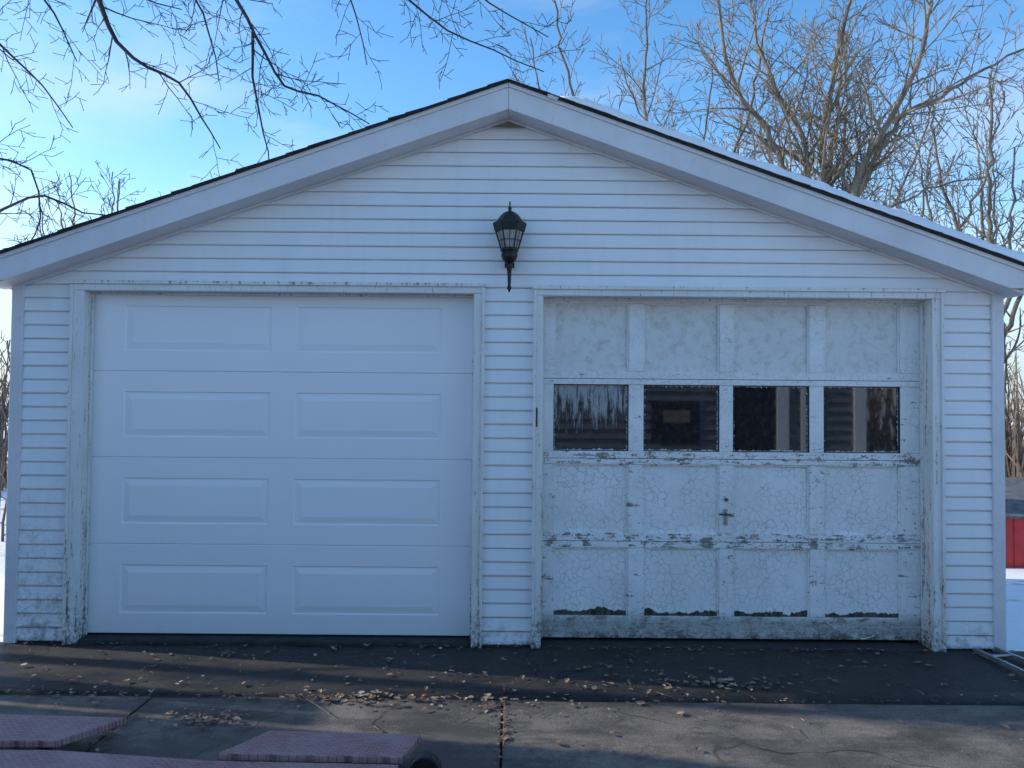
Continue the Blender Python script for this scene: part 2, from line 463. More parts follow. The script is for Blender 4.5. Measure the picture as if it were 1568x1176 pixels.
G=Geo(); chev(G,-FH+.003,-FH-.014,-.030,-.0145,XL+.03,XR-.03,None); G.obj('j_channel',FASCIA,gar)
G=Geo(); G.prism([(XC-.11,APEX-FH-.052),(XC+.11,APEX-FH-.052),(XC,APEX-FH-.015)],-.034,-.0305); G.obj('peak_cap',WOOD,gar)
G=Geo(); chev(G,.008,-.004,-OH-.024,DEPTH+.25,EL-.04,ER+.04,None); G.obj('roof_shingles',SHINGLE,gar)
G=Geo(); r=random.Random(11)
for sgn in (-1,1):
    x=XC
    while abs(x-XC)<3.1:
        w=r.uniform(.10,.16); xe=x+sgn*w; zc=APEX-SL*abs(x-XC); ze=APEX-SL*abs(xe-XC)
        h=r.uniform(.006,.012); fy=-OH-.026-r.uniform(0,.012)
        if sgn<0: prof=[(xe,ze+.004),(x,zc+.004),(x,zc+.009),(xe,ze+h+.004)]
        else: prof=[(x,zc+.004),(xe,ze+.004),(xe,ze+h+.004),(x,zc+.009)]
        G.prism(prof,fy,-OH+.1); x=xe
G.obj('shingle_edges',SHINGLE,gar)
G=Geo()
for sx,e in ((-1,EL),(1,ER)):
    z0=APEX-SL*abs(e-XC)
    a,b=sorted((e,e-sx*.02)); G.box(a,b,-OH+.03,DEPTH+.2,z0-.15,z0-.008)
G.obj('eave_fascia',FASCIA,gar)
G=Geo(); z0=APEX-SL*abs(ER-XC)
G.prism([(ER+.003,z0-.12),(ER+.06,z0-.12),(ER+.09,z0-.03),(ER+.09,z0-.02),(ER+.003,z0-.02)],-OH+.06,DEPTH+.2)
G.obj('gutter',FASCIA,gar,bevel=.004)
G=Geo(); NX2=110; NY2=30
def snow_t(x,y):
    t=.042+.018*mnoise.noise(Vector((x*2.5,y*2,5)))+.010*mnoise.noise(Vector((x*11,y*7,1)))+.012*smooth(.5,3,x)
    e=smooth(.22,.45,x)
    hole=smooth(-.46,-.30,mnoise.noise(Vector((x*1.4+3,y*.8,9))))
    return max(0,t*e*hole)
X0=.2; ys=[0]+[0.0]+[((j)/(NY2-1))**2 for j in range(1,NY2)]
for j in range(len(ys)):
    for i in range(NX2+1):
        x=X0+(ER+.03-X0)*i/NX2
        yb=-OH-.034+.012*mnoise.noise(Vector((x*5,1,1)))+.008*mnoise.noise(Vector((x*17,4,1)))
        y=yb+(DEPTH+.2-yb)*ys[j]
        if j==1: y+=.006
        t=snow_t(x,y)
        top=APEX+.012-SL*abs(x-XC)
        G.v.append((x,y,top if j==0 else (top+t if t>.004 else top-.03)))
for j in range(len(ys)-1):
    for i in range(NX2):
        a=j*(NX2+1)+i; G.f.append((a,a+1,a+NX2+2,a+NX2+1))
G.obj('roof_snow',SNOW,gar,smooth=True)

def casing(D,name,ydoor):
    ol,orr,il,ir,zt,zi=D
    G=Geo()
    G.box(ol,il,-.034,.005,.0,zi-.001); G.box(ir,orr,-.034,.005,.0,zi-.001)
    G.box(ol,orr,-.036,.005,zi,zt)
    G.box(ol-.004,ol+.014,-.046,-.0345,.0,zt-.02); G.box(orr-.014,orr+.004,-.046,-.0345,.0,zt-.02)
    G.box(ol-.012,orr+.012,-.050,-.037,zt-.018,zt+.004)
    G.obj(name+'_casing',OLDTRIM,gar,bevel=.003)
    G=Geo()
    G.box(il-.03,il+.0,.006,.16,.0,zi); G.box(ir,ir+.03,.006,.16,.0,zi); G.box(il-.03,ir+.03,.006,.16,zi+.001,zi+.03)
    G.box(il+.0005,il+.012,ydoor-.03,ydoor-.003,.03,zi); G.box(ir-.012,ir-.0005,ydoor-.03,ydoor-.003,.03,zi)
    G.box(il+.012,ir-.012,ydoor-.03,ydoor-.003,zi-.012,zi-.0005)
    G.obj(name+'_jamb',OLDTRIM,gar,bevel=.002)
casing(D1,'new_door',.08); casing(D2,'old_door',.10)

# new door
YD=.08; G=Geo()
zs=[.036,.597,1.144,1.69,2.235]; xs=[D1[2]+.002,-2.463,-1.535,-1.375,-.452,D1[3]-.002]
for k in range(4):
    z0,z1=zs[k]+.001,zs[k+1]-.001
    p0,p1=z0+.128,z1-.128
    e=.004
    zz=[z0+e,p0,p1,z1-e]
    for i in range(5):
        for j in range(3):
            a,b,c,d=xs[i],xs[i+1],zz[j],zz[j+1]
            if j==1 and i in (1,3):
                rings=[(0,0),(.005,.006),(.013,.006),(.050,-.0005)]
                for q in range(3):
                    i0,d0=rings[q]; i1,d1=rings[q+1]
                    A=[(a+i0,YD+d0,c+i0),(b-i0,YD+d0,c+i0),(b-i0,YD+d0,d-i0),(a+i0,YD+d0,d-i0)]
                    B=[(a+i1,YD+d1,c+i1),(b-i1,YD+d1,c+i1),(b-i1,YD+d1,d-i1),(a+i1,YD+d1,d-i1)]
                    for s in range(4):
                        t=(s+1)%4; G.quad(A[s],A[t],B[t],B[s])
                i1,d1=rings[-1]
                G.quad((a+i1,YD+d1,c+i1),(b-i1,YD+d1,c+i1),(b-i1,YD+d1,d-i1),(a+i1,YD+d1,d-i1))
            else:
                G.quad((a,YD,c),(b,YD,c),(b,YD,d),(a,YD,d))
    xa,xb=xs[0],xs[-1]
    G.quad((xa,YD,z0+e),(xa,YD+.005,z0),(xb,YD+.005,z0),(xb,YD,z0+e))
    G.quad((xa,YD,z1-e),(xb,YD,z1-e),(xb,YD+.004,z1),(xa,YD+.004,z1))
    G.quad((xa,YD+.005,z0),(xa,YD+.009,z0),(xb,YD+.009,z0),(xb,YD+.005,z0))
    G.quad((xa,YD+.004,z1),(xb,YD+.004,z1),(xb,YD+.009,z1),(xa,YD+.009,z1))
G.box(xs[0],xs[-1],YD+.0085,YD+.05,.04,2.23)
G.obj('new_door',NEWDOOR,gar)
G=Geo(); G.box(xs[0],xs[-1],YD+.004,YD+.03,.0265,.0375); G.obj('new_door_seal',BLACK,gar)

# old door
YO=.10
cols=[(.194,.266),(.745,.841),(1.324,1.411),(1.898,1.990),(2.477,2.606)]
rows=[(.028,.164),(.596,.687),(1.124,1.207),(1.631,1.715),(2.150,2.2)]
r=random.Random(2)
G=Geo()
for a,b in rows[:]:
    if a in (.596,1.124,1.631):
        mid=(a+b)/2-.006
        G.box(.194,2.606,YO,YO+.04,a,mid-.0015); G.box(.194,2.606,YO+.003,YO+.04,mid+.0015,b)
    else: G.box(.194,2.606,YO,YO+.04,a,b)
for ci,(a,b) in enumerate(cols):
    for k in range(4):
        G.box(a,b,YO+.0025+r.uniform(0,.002),YO+.038,rows[k][1]+.0008,rows[k+1][0]-.0008)
G.obj('old_door_frame',OLDFRAME,gar,bevel=.003)
G=Geo()
for k in (0,1,3):
    G.box(.2,2.6,YO+.022,YO+.03,rows[k][1]-.01,rows[k+1][0]+.01)
G.obj('old_door_panels',OLDPANEL,gar)
G=Geo(); GP=Geo()
for k in range(4):
    for c in range(4):
        x0,x1=cols[c][1],cols[c+1][0]; z0,z1=rows[k][1],rows[k+1][0]
        w=.010
        if k==2:
            w=.006
            for bx in ((x0,x0+w,z0,z1),(x1-w,x1,z0,z1),(x0+w,x1-w,z0,z0+w),(x0+w,x1-w,z1-w,z1)):
                GP.box(bx[0]+.0003,bx[1]-.0003,YO+.006,YO+.022,bx[2]+.0003,bx[3]-.0003)
        else:
            G.box(x0+.0003,x0+w,YO+.009,YO+.0215,z0,z1); G.box(x1-w,x1-.0003,YO+.009,YO+.0215,z0,z1)
            G.box(x0+w,x1-w,YO+.009,YO+.0215,z1-w,z1-.0003)
G.obj('panel_mouldings',OLDFRAME,gar,bevel=.003); GP.obj('window_putty',PUTTY,gar)
G=Geo()
for c in range(4):
    G.box(cols[c][1]-.01,cols[c+1][0]+.01,YO+.024,YO+.028,rows[2][1]-.01,rows[3][0]+.01)
G.obj('old_door_glass',GLASS,gar)
G=Geo()
for c in range(4):
    x0,x1=cols[c][1]+.006,cols[c+1][0]-.006; z0,z1=rows[2][1]+.006,rows[3][0]-.006
    def ragged(p,q,nrm,n=46):
        for i in range(n):
            t0,t1=i/n,(i+1)/n
            d=max(.0015,r.gauss(.003,.004))
            A=(p[0]+(q[0]-p[0])*t0,p[1]+(q[1]-p[1])*t0); B=(p[0]+(q[0]-p[0])*t1,p[1]+(q[1]-p[1])*t1)
            G.quad((A[0],YO+.0225,A[1]),(B[0],YO+.0225,B[1]),(B[0]+nrm[0]*d,YO+.0225,B[1]+nrm[1]*d),(A[0]+nrm[0]*d*r.uniform(.3,1),YO+.0225,A[1]+nrm[1]*d*r.uniform(.3,1)))
    ragged((x0,z0),(x1,z0),(0,1)); ragged((x0,z1),(x1,z1),(0,-1)); ragged((x0,z0),(x0,z1),(1,0)); ragged((x1,z0),(x1,z1),(-1,0))
G.obj('pane_paint_flakes',OLDPANEL,gar)
G=Geo()
hx,hz=1.363,.815
G.box(hx-.012,hx+.012,YO-.004,YO+.004,hz-.07,hz+.03)
G.obj('handle_plate',ALU,gar,bevel=.001)
G=Geo()
tube(G,[(hx,YO,hz),(hx,YO-.035,hz)],[.008,.007],10)
tube(G,[(hx-.055,YO-.036,hz+.002),(hx-.02,YO-.042,hz),(hx+.02,YO-.042,hz),(hx+.03,YO-.036,hz-.002)],[.004,.006,.006,.004],10)
tube(G,[(hx+.004,YO+.004,hz+.09),(hx+.004,YO-.008,hz+.09)],[.012,.011],16)
G.obj('door_handle',RUST,gar)
G=Geo(); G.box(.146,.160,-.040,-.034,1.36,1.48); G.obj('latch_plate',RUST,gar,bevel=.002)
G=Geo()
pts=[(2.0+.32*t,YO-.01-.01*math.sin(t*3),.14-.10*math.sin(t*2.4)) for t in [i/12 for i in range(13)]]
tube(G,pts,[.004]*13,6); G.obj('pull_rope',OLDTRIM,gar)

# ------------------------------------------------------------------ lantern
lan=empty('wall_lantern'); LX,LY=-.022,-.13; S=4.75/1177
def Z(py): return 1.5+(619-py-3)*S*.985
G=Geo()
lathe(G,[(.0,Z(304)),(.004,Z(305)),(.006,Z(308)),(.003,Z(311)),(.010,Z(313)),(.012,Z(316)),(.008,Z(318)),(.016,Z(320)),(.02,Z(322))],LX,LY,16)
G.obj('finial',BLACK,lan,smooth=True)
G=Geo(); lathe(G,[(.018,Z(320)),(.040,Z(322)),(.060,Z(327)),(.078,Z(334)),(.082,Z(338)),(.102,Z(337)),(.104,Z(340)),(.096,Z(347)),(.092,Z(351)),(.07,Z(351))],LX,LY,6,0)
G.obj('roof',PATINA,lan,bevel=.002)
G=Geo(); lathe(G,[(.078,Z(350)),(.046,Z(378)),(.0,Z(378))],LX,LY,6,0); G.obj('glass',LAMPGLASS,lan)
G=Geo()
for j in range(6):
    a=j*math.pi/3; c,s=math.cos(a),math.sin(a)
    tube(G,[(LX+.085*c,LY+.085*s,Z(350)),(LX+.051*c,LY+.051*s,Z(379))],[.005,.005],6)
    a2=a+math.pi/3; c2,s2=math.cos(a2),math.sin(a2)
    f=.5; ra=.085-.034*f
    tube(G,[(LX+ra*c,LY+ra*s,Z(351+28*f)),(LX+ra*c2,LY+ra*s2,Z(351+28*f))],[.0025,.0025],4)
    mx0=(c+c2)/2; my0=(s+s2)/2
    tube(G,[(LX+.083*mx0,LY+.083*my0,Z(351)),(LX+.052*mx0,LY+.052*my0,Z(379))],[.0025,.0025],4)
G.obj('cage_bars',BLACK,lan)
G=Geo()
lathe(G,[(.0,Z(376)),(.055,Z(377)),(.057,Z(381)),(.046,Z(383)),(.050,Z(388)),(.043,Z(394)),(.028,Z(399)),(.016,Z(402)),(.022,Z(405)),(.017,Z(408)),
         (.013,Z(414)),(.011,Z(425)),(.009,Z(434)),(.013,Z(436)),(.014,Z(439)),(.008,Z(441)),(.004,Z(444)),(0,Z(445))],LX,LY,20)
G.obj('base_and_tail',BLACK,lan,smooth=True)
G=Geo(); lathe(G,[(.014,Z(352)),(.014,Z(376))],LX,LY,12); G.obj('bulb_socket',SNOW,lan,smooth=True)
G=Geo()
tube(G,[(LX,LY,Z(400)),(LX,LY+.05,Z(408)),(LX,-.035,Z(398)),(LX,-.016,Z(392))],[.010,.010,.011,.014],10)
G.box(LX-.030,LX+.030,-.034,-.012,Z(402),Z(376))
G.obj('wall_bracket',BLACK,lan,bevel=.004)

# ------------------------------------------------------------------ foreground red tread ramp
ramp=empty('red_tread_ramp')
def tread(poly,z,t,name):
    n=len(poly); v=[(x,y,z+dz) for x,y,dz in poly]+[(x,y,z+dz-t) for x,y,dz in poly]
    f=[tuple(range(n)),tuple(reversed(range(n,2*n)))]+[(i,i+n,(i+1)%n+n,(i+1)%n) for i in range(n)]
    f=[tuple(reversed(q)) for q in f]
    o=add_mesh(name,v,f,REDMAT,ramp); b=o.modifiers.new('b','BEVEL'); b.width=.004; b.segments=2
tread([(-1.02,-1.48,0),(-.37,-1.51,0),(-.42,-1.72,0),(-1.16,-1.70,0)],.10,.03,'tread_plate_right')
tread([(-2.9,-1.30,0),(-1.69,-1.36,.0),(-1.86,-1.60,.0),(-2.9,-1.62,0)],.10,.03,'tread_plate_left')
tread([(-2.9,-1.66,0),(-1.83,-1.66,.0),(-1.17,-1.74,.0),(-.43,-1.76,.0),(-.43,-2.2,0),(-2.9,-2.2,0)],.09,.03,'tread_plate_front')
G=Geo()
for x in (-2.8,-1.95,-1.1,-.5):
    G.box(x,x+.05,-2.15,-1.55,-.006,.065)
G.obj('ramp_frame',RUST,ramp,bevel=.004)
G=Geo()
tube(G,[(-.33,-1.76,.055),(-.33,-1.70,.055)],[.062,.062],28); tube(G,[(-.33,-1.699,.055),(-.33,-1.690,.055)],[.03,.03],16)
G.obj('ramp_wheel',BLACK,ramp,bevel=.01)

lad=empty('aluminum_ladder'); G=Geo()
def rail(p,q,w=.03,h=.05):
    p=Vector(p); q=Vector(q); d=(q-p).normalized(); s=Vector((d.y,-d.x,0))*w/2
    n=len(G.v)
    for b in (p,q):
        for sx,zz in ((-1,0),(1,0),(1,h),(-1,h)): G.v.append(tuple(b+s*sx+Vector((0,0,zz))))
    for f in [(3,2,1,0),(4,5,6,7),(0,1,5,4),(1,2,6,5),(2,3,7,6),(3,0,4,7)]: G.f.append(tuple(n+i for i in f))
rail((2.84,-.06,.008),(3.02,-2.2,.008),.016,.03); rail((2.98,-.04,.008),(3.28,-2.2,.008),.016,.03)
for t in (.06,.21,.36,.51,.66,.81,.95):
    a=Vector((2.84,-.06,.024)).lerp(Vector((3.02,-2.2,.024)),t); b=Vector((2.98,-.04,.024)).lerp(Vector((3.28,-2.2,.024)),t); tube(G,[a,b],[.010,.010],10)
G.obj('rails_and_rungs',ALU,lad,bevel=.002)

# ------------------------------------------------------------------ trees
class Tree:
    def __init__(s,seed,droop=0.0,upb=.15,gaps=None):
        s.r=random.Random(seed); s.G=Geo(); s.droop=droop; s.up=upb; s.n=0
        s.gaps=gaps or {3:.30,2:.17,1:.11}
    def rv(s):
        return Vector((s.r.gauss(0,1),s.r.gauss(0,1),s.r.gauss(0,1))).normalized()
    def path(s,pts,rads):
        m=max(rads); s.n+=1
        tube(s.G,pts,rads,8 if m>.05 else (5 if m>.014 else 3),m>.014)
    def branch(s,p,d,L,rad,depth,minr=.0025):
        r=s.r; n=max(3,int(L/.16)) if depth>0 else 3
        n=min(n,8); pts=[Vector(p)]; d=d.normalized(); seg=L/n
        for i in range(n):
            t=i/n
            d=(d+s.rv()*.16+Vector((0,0,s.up*.35*(t) - s.droop*.3*(1-t)))).normalized()
            pts.append(pts[-1]+d*seg)
        rads=[max(minr,rad*(1-.72*i/n)) for i in range(n+1)]
        s.path(pts,rads)
        if depth>0: s.kids(pts,rads,L,depth,minr,start=.12)
    def kids(s,pts,rads,L,depth,minr,start=.1,dens=1.0,klen=None):
        r=s.r; n=len(pts)-1
        cum=[0]
        for i in range(n): cum.append(cum[-1]+(pts[i+1]-pts[i]).length)
        L=cum[-1]
        gap=s.gaps[depth]/dens
        q=L*start+r.random()*gap; side=r.random()*6.28
        while q<L*.985:
            i=0
            while cum[i+1]<q: i+=1
            f=(q-cum[i])/(cum[i+1]-cum[i]); p=pts[i].lerp(pts[i+1],f); d=(pts[i+1]-pts[i]).normalized()
            o=d.orthogonal(); side+=2.4+r.uniform(-.5,.5)
            o=Matrix.Rotation(side,3,d)@o
            ang=math.radians(r.uniform(28,60))
            nd=d*math.cos(ang)+o*math.sin(ang)+Vector((0,0,s.up))
            rr=rads[i]+(rads[i+1]-rads[i])*f
            l=(klen or L*.55)*r.uniform(.45,1.1)*(1-.5*q/L)
            l=max(.14,min(l,{3:2.2,2:1.2,1:.6}.get(depth,2)))
            s.branch(p,nd,l,max(minr,rr*r.uniform(.35,.55)),depth-1,minr)
            q+=gap*r.uniform(.6,1.4)
    def limb(s,ctrl,r0,r1,depth=3,dens=1,klen=None,start=.0,minr=.0025,jit=.03):
        P=[Vector(c) for c in ctrl]; P=[P[0]*2-P[1]]+P+[P[-1]*2-P[-2]]
        pts=[]
        for i in range(1,len(P)-2):
            m=max(2,int((P[i+1]-P[i]).length/.22))
            for k in range(m):
                t=k/m; a,b,c,d=P[i-1],P[i],P[i+1],P[i+2]
                v=.5*((2*b)+(c-a)*t+(2*a-5*b+4*c-d)*t*t+(3*b-a-3*c+d)*t*t*t)
                pts.append(v+s.rv()*jit*s.r.random())
        pts.append(P[-2]); n=len(pts)-1
        rads=[r0+(r1-r0)*(i/n)**.8 for i in range(n+1)]
        s.path(pts,rads); s.kids(pts,rads,0,depth,minr,start,dens,klen)
    def obj(s,name,mat):
        return s.G.obj(name,mat,smooth=True)

T=Tree(21,droop=.10,upb=.08,gaps={3:.20,2:.135,1:.10})
M=.0038
T.limb([(-9,5,-.9),(-8.8,5,1.5),(-8.6,4.9,4),(-8.3,4.8,6.8)],.26,.16,depth=1,dens=.1,start=.7)
def ml(pts,r0,kl,st=.35,dens=1.0): T.limb(pts,r0,.006,3,dens,kl,start=st,minr=M)
ml([(-8.35,4.8,6.5),(-7.2,4.6,7.8),(-5.9,4.2,7.5),(-5.03,4,6.57),(-4.62,4,5.67),(-4.25,4,5.37),(-3.9,4,5.19),(-3.61,4,4.78),(-3.39,4,4.42)],.085,1.4)
ml([(-8.3,4.8,6.6),(-6.6,4.4,8.5),(-4.6,4,7.8),(-3.39,4,6.42),(-3.01,4,5.75),(-2.66,4,5.16),(-2.27,4,5.05),(-1.67,4,4.72)],.080,1.4,.42)
ml([(-3.05,4,5.8),(-3.03,4.1,5.07),(-2.93,4.1,4.63),(-2.85,4.1,4.2)],.020,.9,.1)
ml([(-8.4,4.8,5.8),(-7.2,4.4,6.1),(-6.15,4,5.75),(-5.48,4,5.15),(-5.1,4,4.65)],.04,1.2)
ml([(-8.7,4.9,3.0),(-7.2,4.4,3.3),(-5.85,4,3.69),(-5.4,4,3.85),(-4.95,4,3.66),(-4.5,4,3.6)],.05,1.1)
ml([(-8.6,4.9,4.0),(-7.2,4.4,4.6),(-6.1,4,4.3),(-5.6,4,4.15),(-5.45,4,3.6),(-5.75,4,3.0)],.03,.9)
ml([(-8.3,4.8,6.7),(-6.2,4.2,8.9),(-3.6,4,8.0),(-1.9,4,6.75),(-1.25,4,6.2),(-.78,4,5.82),(-.25,4,5.6),(.34,4,5.35)],.065,1.4,.5)
ml([(-3.6,4,8.0),(-2.4,4.2,7.1),(-1.9,4.2,6.1),(-1.75,4.2,5.5)],.03,1.2,.3)
ml([(-4.2,4,7.7),(-4.1,4.2,6.7),(-3.7,4.2,6.1),(-3.5,4.2,5.3)],.03,1.1,.3)
ml([(-5.6,4.2,8.0),(-5.2,4.2,7.0),(-4.6,4.3,6.4),(-4.0,4.3,6.2)],.03,1.1,.3)
ml([(-2.4,4.2,7.2),(-1.2,4.2,6.8),(-.3,4.3,6.3),(.4,4.3,5.9)],.025,1.1,.2)
ml([(-6.8,4.4,7.7),(-6.1,4.4,6.9),(-5.6,4.4,6.2),(-5.3,4.4,5.6)],.03,1.1,.3)
T.obj('maple_tree',BARK_DARK)

T=Tree(33,upb=.26,gaps={3:.20,2:.155,1:.13})
y=8.0
T.limb([(5.2,y,-1.1),(5.15,y,1.5),(5.15,y,3.2)],.26,.19,1,.1,start=.9)
def st(pts,r0,dens=1,klen=2.3,yy=8.0): T.limb([(x,yy+dy,z) for x,dy,z in pts],r0,.012,3,dens,klen,start=.2,minr=.0060,jit=.06)
st([(5.05,0,3.0),(4.7,-.1,5.0),(4.15,-.2,6.1),(3.55,-.3,6.95),(3.3,-.4,8.3),(3.2,-.4,9.4)],.082)
st([(5.1,0,3.0),(5.0,.1,5.08),(4.95,.3,6.1),(4.5,.5,7.2),(4.2,.6,8.4),(4.0,.6,9.6)],.09)
st([(5.2,0,3.0),(5.25,.1,5.1),(5.28,.1,6.3),(5.45,0,7.4),(5.6,-.1,8.4),(5.7,-.2,9.6)],.105)
st([(5.3,0,3.0),(5.6,-.3,5.1),(6.05,-.5,6.1),(6.5,-.7,7.2),(6.6,-.8,8.4),(6.9,-.9,9.6)],.10)
st([(5.3,0,3.0),(5.8,.3,4.9),(6.7,.5,6.5),(7.5,.6,6.95),(8.5,.6,7.6),(9.4,.6,8.0)],.095)
st([(5.2,0,3.2),(5.45,.4,5.5),(5.8,.8,6.9),(5.95,1,8.3),(6.2,1,9.4)],.085)
st([(5.3,.2,3.2),(6.1,.6,4.6),(7.4,.9,5.4),(8.6,1.0,5.7)],.05,.9,1.4)
st([(5.0,0,3.0),(4.4,.6,4.6),(3.3,.9,5.6),(2.4,1.0,6.6),(1.9,1.0,7.8)],.05,1,1.6)
T.obj('multi_stem_tree',BARK_TAN)

def backtree(name,seed,x,yy,h,mat,spread=1.0,n=6,r0=.12,z0=-1.2,dens=.8,minr=.007,kl=1):
    T=Tree(seed,upb=.3,gaps={3:.34,2:.20,1:.16}); rr=T.r
    T.limb([(x,yy,z0),(x+.1,yy,z0+h*.3),(x-.05,yy,z0+h*.62),(x,yy,z0+h)],r0,.02,3,dens*.8,h*.28*kl,start=.3,minr=minr,jit=.08)
    for i in range(n):
        a=i*2.4+rr.random(); b=z0+h*rr.uniform(.2,.5); s=spread*h*rr.uniform(.15,.32)
        dx,dy=math.cos(a)*s,math.sin(a)*s
        T.limb([(x,yy,b),(x+dx*.45,yy+dy*.45,b+h*.16),(x+dx*.85,yy+dy*.85,b+h*.34),(x+dx,yy+dy,b+h*.5)],r0*.5,.014,3,dens,h*.17*kl,start=.15,minr=minr,jit=.08)
    T.obj(name,mat)
backtree('bare_tree',51,3.0,12.5,12,BARK_GREY,1.3,9,dens=1.0)
backtree('bare_tree.001',52,9.6,10.5,9.5,BARK_GREY,1.0,8,.11,dens=.9)
backtree('bare_tree.002',53,8.2,14,12,BARK_GREY,1.1,8,.12,dens=.9,minr=.008)
backtree('bare_tree.003',54,-12.8,20,9.9,BARK_FAR,1.5,14,.12,dens=1.1,minr=.009)
backtree('bare_tree.004',55,-10.4,12,4.6,BARK_GREY,1.1,6,.07,dens=.7)

T=Tree(77,upb=.3,gaps={3:.4,2:.30,1:.25}); rr=random.Random(8)
def sapling(x,yy,h):
    z0=gz(x,yy)-.1
    p=[Vector((x,yy,z0))]; d=Vector((rr.gauss(0,.1),rr.gauss(0,.1),1))
    for i in range(6):
        d=(d+Vector((rr.gauss(0,.1),rr.gauss(0,.1),.1))).normalized(); p.append(p[-1]+d*h/6)
    rads=[.05*h/5*(1-.13*i) for i in range(7)]
    T.path(p,rads); T.kids(p,rads,h,2,.010,start=.05,dens=1,klen=h*.3)
for i in range(32): sapling(rr.uniform(8,24),rr.uniform(14,26),rr.uniform(3.5,7))
for i in range(28): sapling(rr.uniform(-26,-8),rr.uniform(14,26),rr.uniform(3.0,5.0))
for i in range(14): sapling(rr.uniform(6.6,8.6),rr.uniform(10,12),rr.uniform(2,4))
for i in range(12): sapling(rr.uniform(-10.5,-6.6),rr.uniform(8,12),rr.uniform(2,3.6))
for i in range(16): sapling(rr.uniform(-14,20),rr.uniform(-30,-21),rr.uniform(4,8))
T.obj('distant_woodland',BARK_FAR)
G=Geo(); rr=random.Random(4)
for i in range(5200):
    if i<2800: a=rr.choice((-1,1))*rr.uniform(.38,.85)
    else: a=math.pi+rr.uniform(-.9,.9)
    R=rr.uniform(22,34); x=R*math.sin(a); yy=R*math.cos(a); z0=gz(x,yy)-.1
    h=rr.uniform(.8,4.2)*(.7+.5*mnoise.noise(Vector((x*.2,yy*.2,0)))+.3); dx=rr.gauss(0,.2)*h; w=rr.uniform(.02,.055)
    tube(G,[(x,yy,z0),(x+dx*.5,yy,z0+h*.6),(x+dx,yy+rr.gauss(0,.3),z0+h)],[w,w*.7,w*.25],3,False)
G.obj('brush_thicket',BARK_FAR)

shed=empty('red_shed'); G=Geo()
bx0,bx1,by0,by1,bz0,bz1=7.50,11.0,7.4,9.4,-1.15,-.23
G.box(bx0,bx1,by0,by1,bz0,bz1)
k=bx0+.01
while k<bx1: G.box(k,k+.02,by0-.015,by0-.001,bz0,bz1); k+=.22
G.obj('walls',REDPAINT,shed)
G=Geo()
G.prism([(bx0-.1,bz1),(bx1+.1,bz1),(bx1+.1,bz1+.04),(bx0-.1,bz1+.04)],by0-.1,by1+.1)
m0=len(G.v)
G.v+=[(bx0-.1,by0-.12,bz1+.042),(bx1+.1,by0-.12,bz1+.042),(bx1+.1,by1+.1,bz1+.042),(bx0-.1,by1+.1,bz1+.042),(bx0+.2,8.4,bz1+.55),(bx1-.2,8.4,bz1+.55)]
G.f+=[(m0,m0+1,m0+5,m0+4),(m0+2,m0+3,m0+4,m0+5),(m0+3,m0,m0+4),(m0+1,m0+2,m0+5)]
G.obj('roof',simple('grey_shed_roof',(.16,.17,.17),.9,0,.4,8,.4),shed)

# ------------------------------------------------------------------ surroundings behind the camera, added shade casters beside it
house=empty('neighbour_house'); HS=simple('house_siding',(.20,.215,.24),.6,0,.15,3,.0)
hx0,hx1,hy=-1.5,7.1,-11.0
G=Geo(); G.box(hx0,hx1,hy-7,hy-.01,-.1,2.9)
zz=0
while zz<2.8:
    G.quad((hx1,hy+.07,zz),(hx0,hy+.07,zz),(hx0,hy,zz+.20),(hx1,hy,zz+.20)); G.quad((hx0,hy,zz),(hx0,hy+.07,zz),(hx1,hy+.07,zz),(hx1,hy,zz)); zz+=.20
G.obj('walls',HS,house)
G=Geo(); G.prism([(hx0-.4,2.9),(hx1+.4,2.9),((hx0+hx1)/2,4.6)],hy-7.4,hy+.4); G.obj('roof',SHINGLE,house)
G=Geo(); G.box(4.4,5.5,hy+.071,hy+.08,.15,2.25); G.box(2.9,3.9,hy+.071,hy+.08,.7,1.6); G.obj('window_glass',DARKIN,house)
G=Geo()
for a,b,c,d in ((5.5,5.74,.1,2.35),(6.0,6.1,.1,2.35),(4.4,5.74,2.25,2.35),(7.1,7.34,.0,2.8)):
    G.box(a,b,hy+.072,hy+.13,c,d)
G.obj('window_frames',SNOW,house)
G=Geo(); G.box(3.15,3.7,hy+.081,hy+.1,1.15,1.40); G.obj('window_box',WOOD,house)

shade_boards=empty('unseen_shade_boards'); G=Geo(); rr=random.Random(9)  # tall boards added out of view to block low sun on the left driveway
for i in range(2):
    yy=-.37+i*.152; G.box(-6.02,-6.0,yy,yy+.14,-.05,2.4+rr.uniform(-.02,.02))
G.obj('boards',WOOD,shade_boards)
G=Geo()
for z0 in (.3,1.5): G.box(-6.06,-6.021,-.38,-.06,z0,z0+.09)
G.box(-6.16,-6.062,-.20,-.10,-.1,2.3)
G.obj('rails_posts',WOOD,shade_boards)
shade_shed=empty('unseen_shade_shed'); G=Geo()  # unseen shed added so its height keeps sun off the nearer driveway
G.box(-8.2,-6.05,-4.6,-.40,-.1,3.0); G.obj('walls',HS,shade_shed)
G=Geo(); n=0
G.v+=[(-8.35,-4.7,3.0),(-5.95,-4.7,3.0),(-7.1,-4.7,4.3),(-8.35,-.39,3.0),(-5.95,-.39,3.0),(-7.1,-.39,4.3)]
G.f+=[(n,n+1,n+2),(n+3,n+5,n+4),(n,n+3,n+4,n+1),(n+1,n+4,n+5,n+2),(n,n+2,n+5,n+3)]
G.obj('roof',SHINGLE,shade_shed)
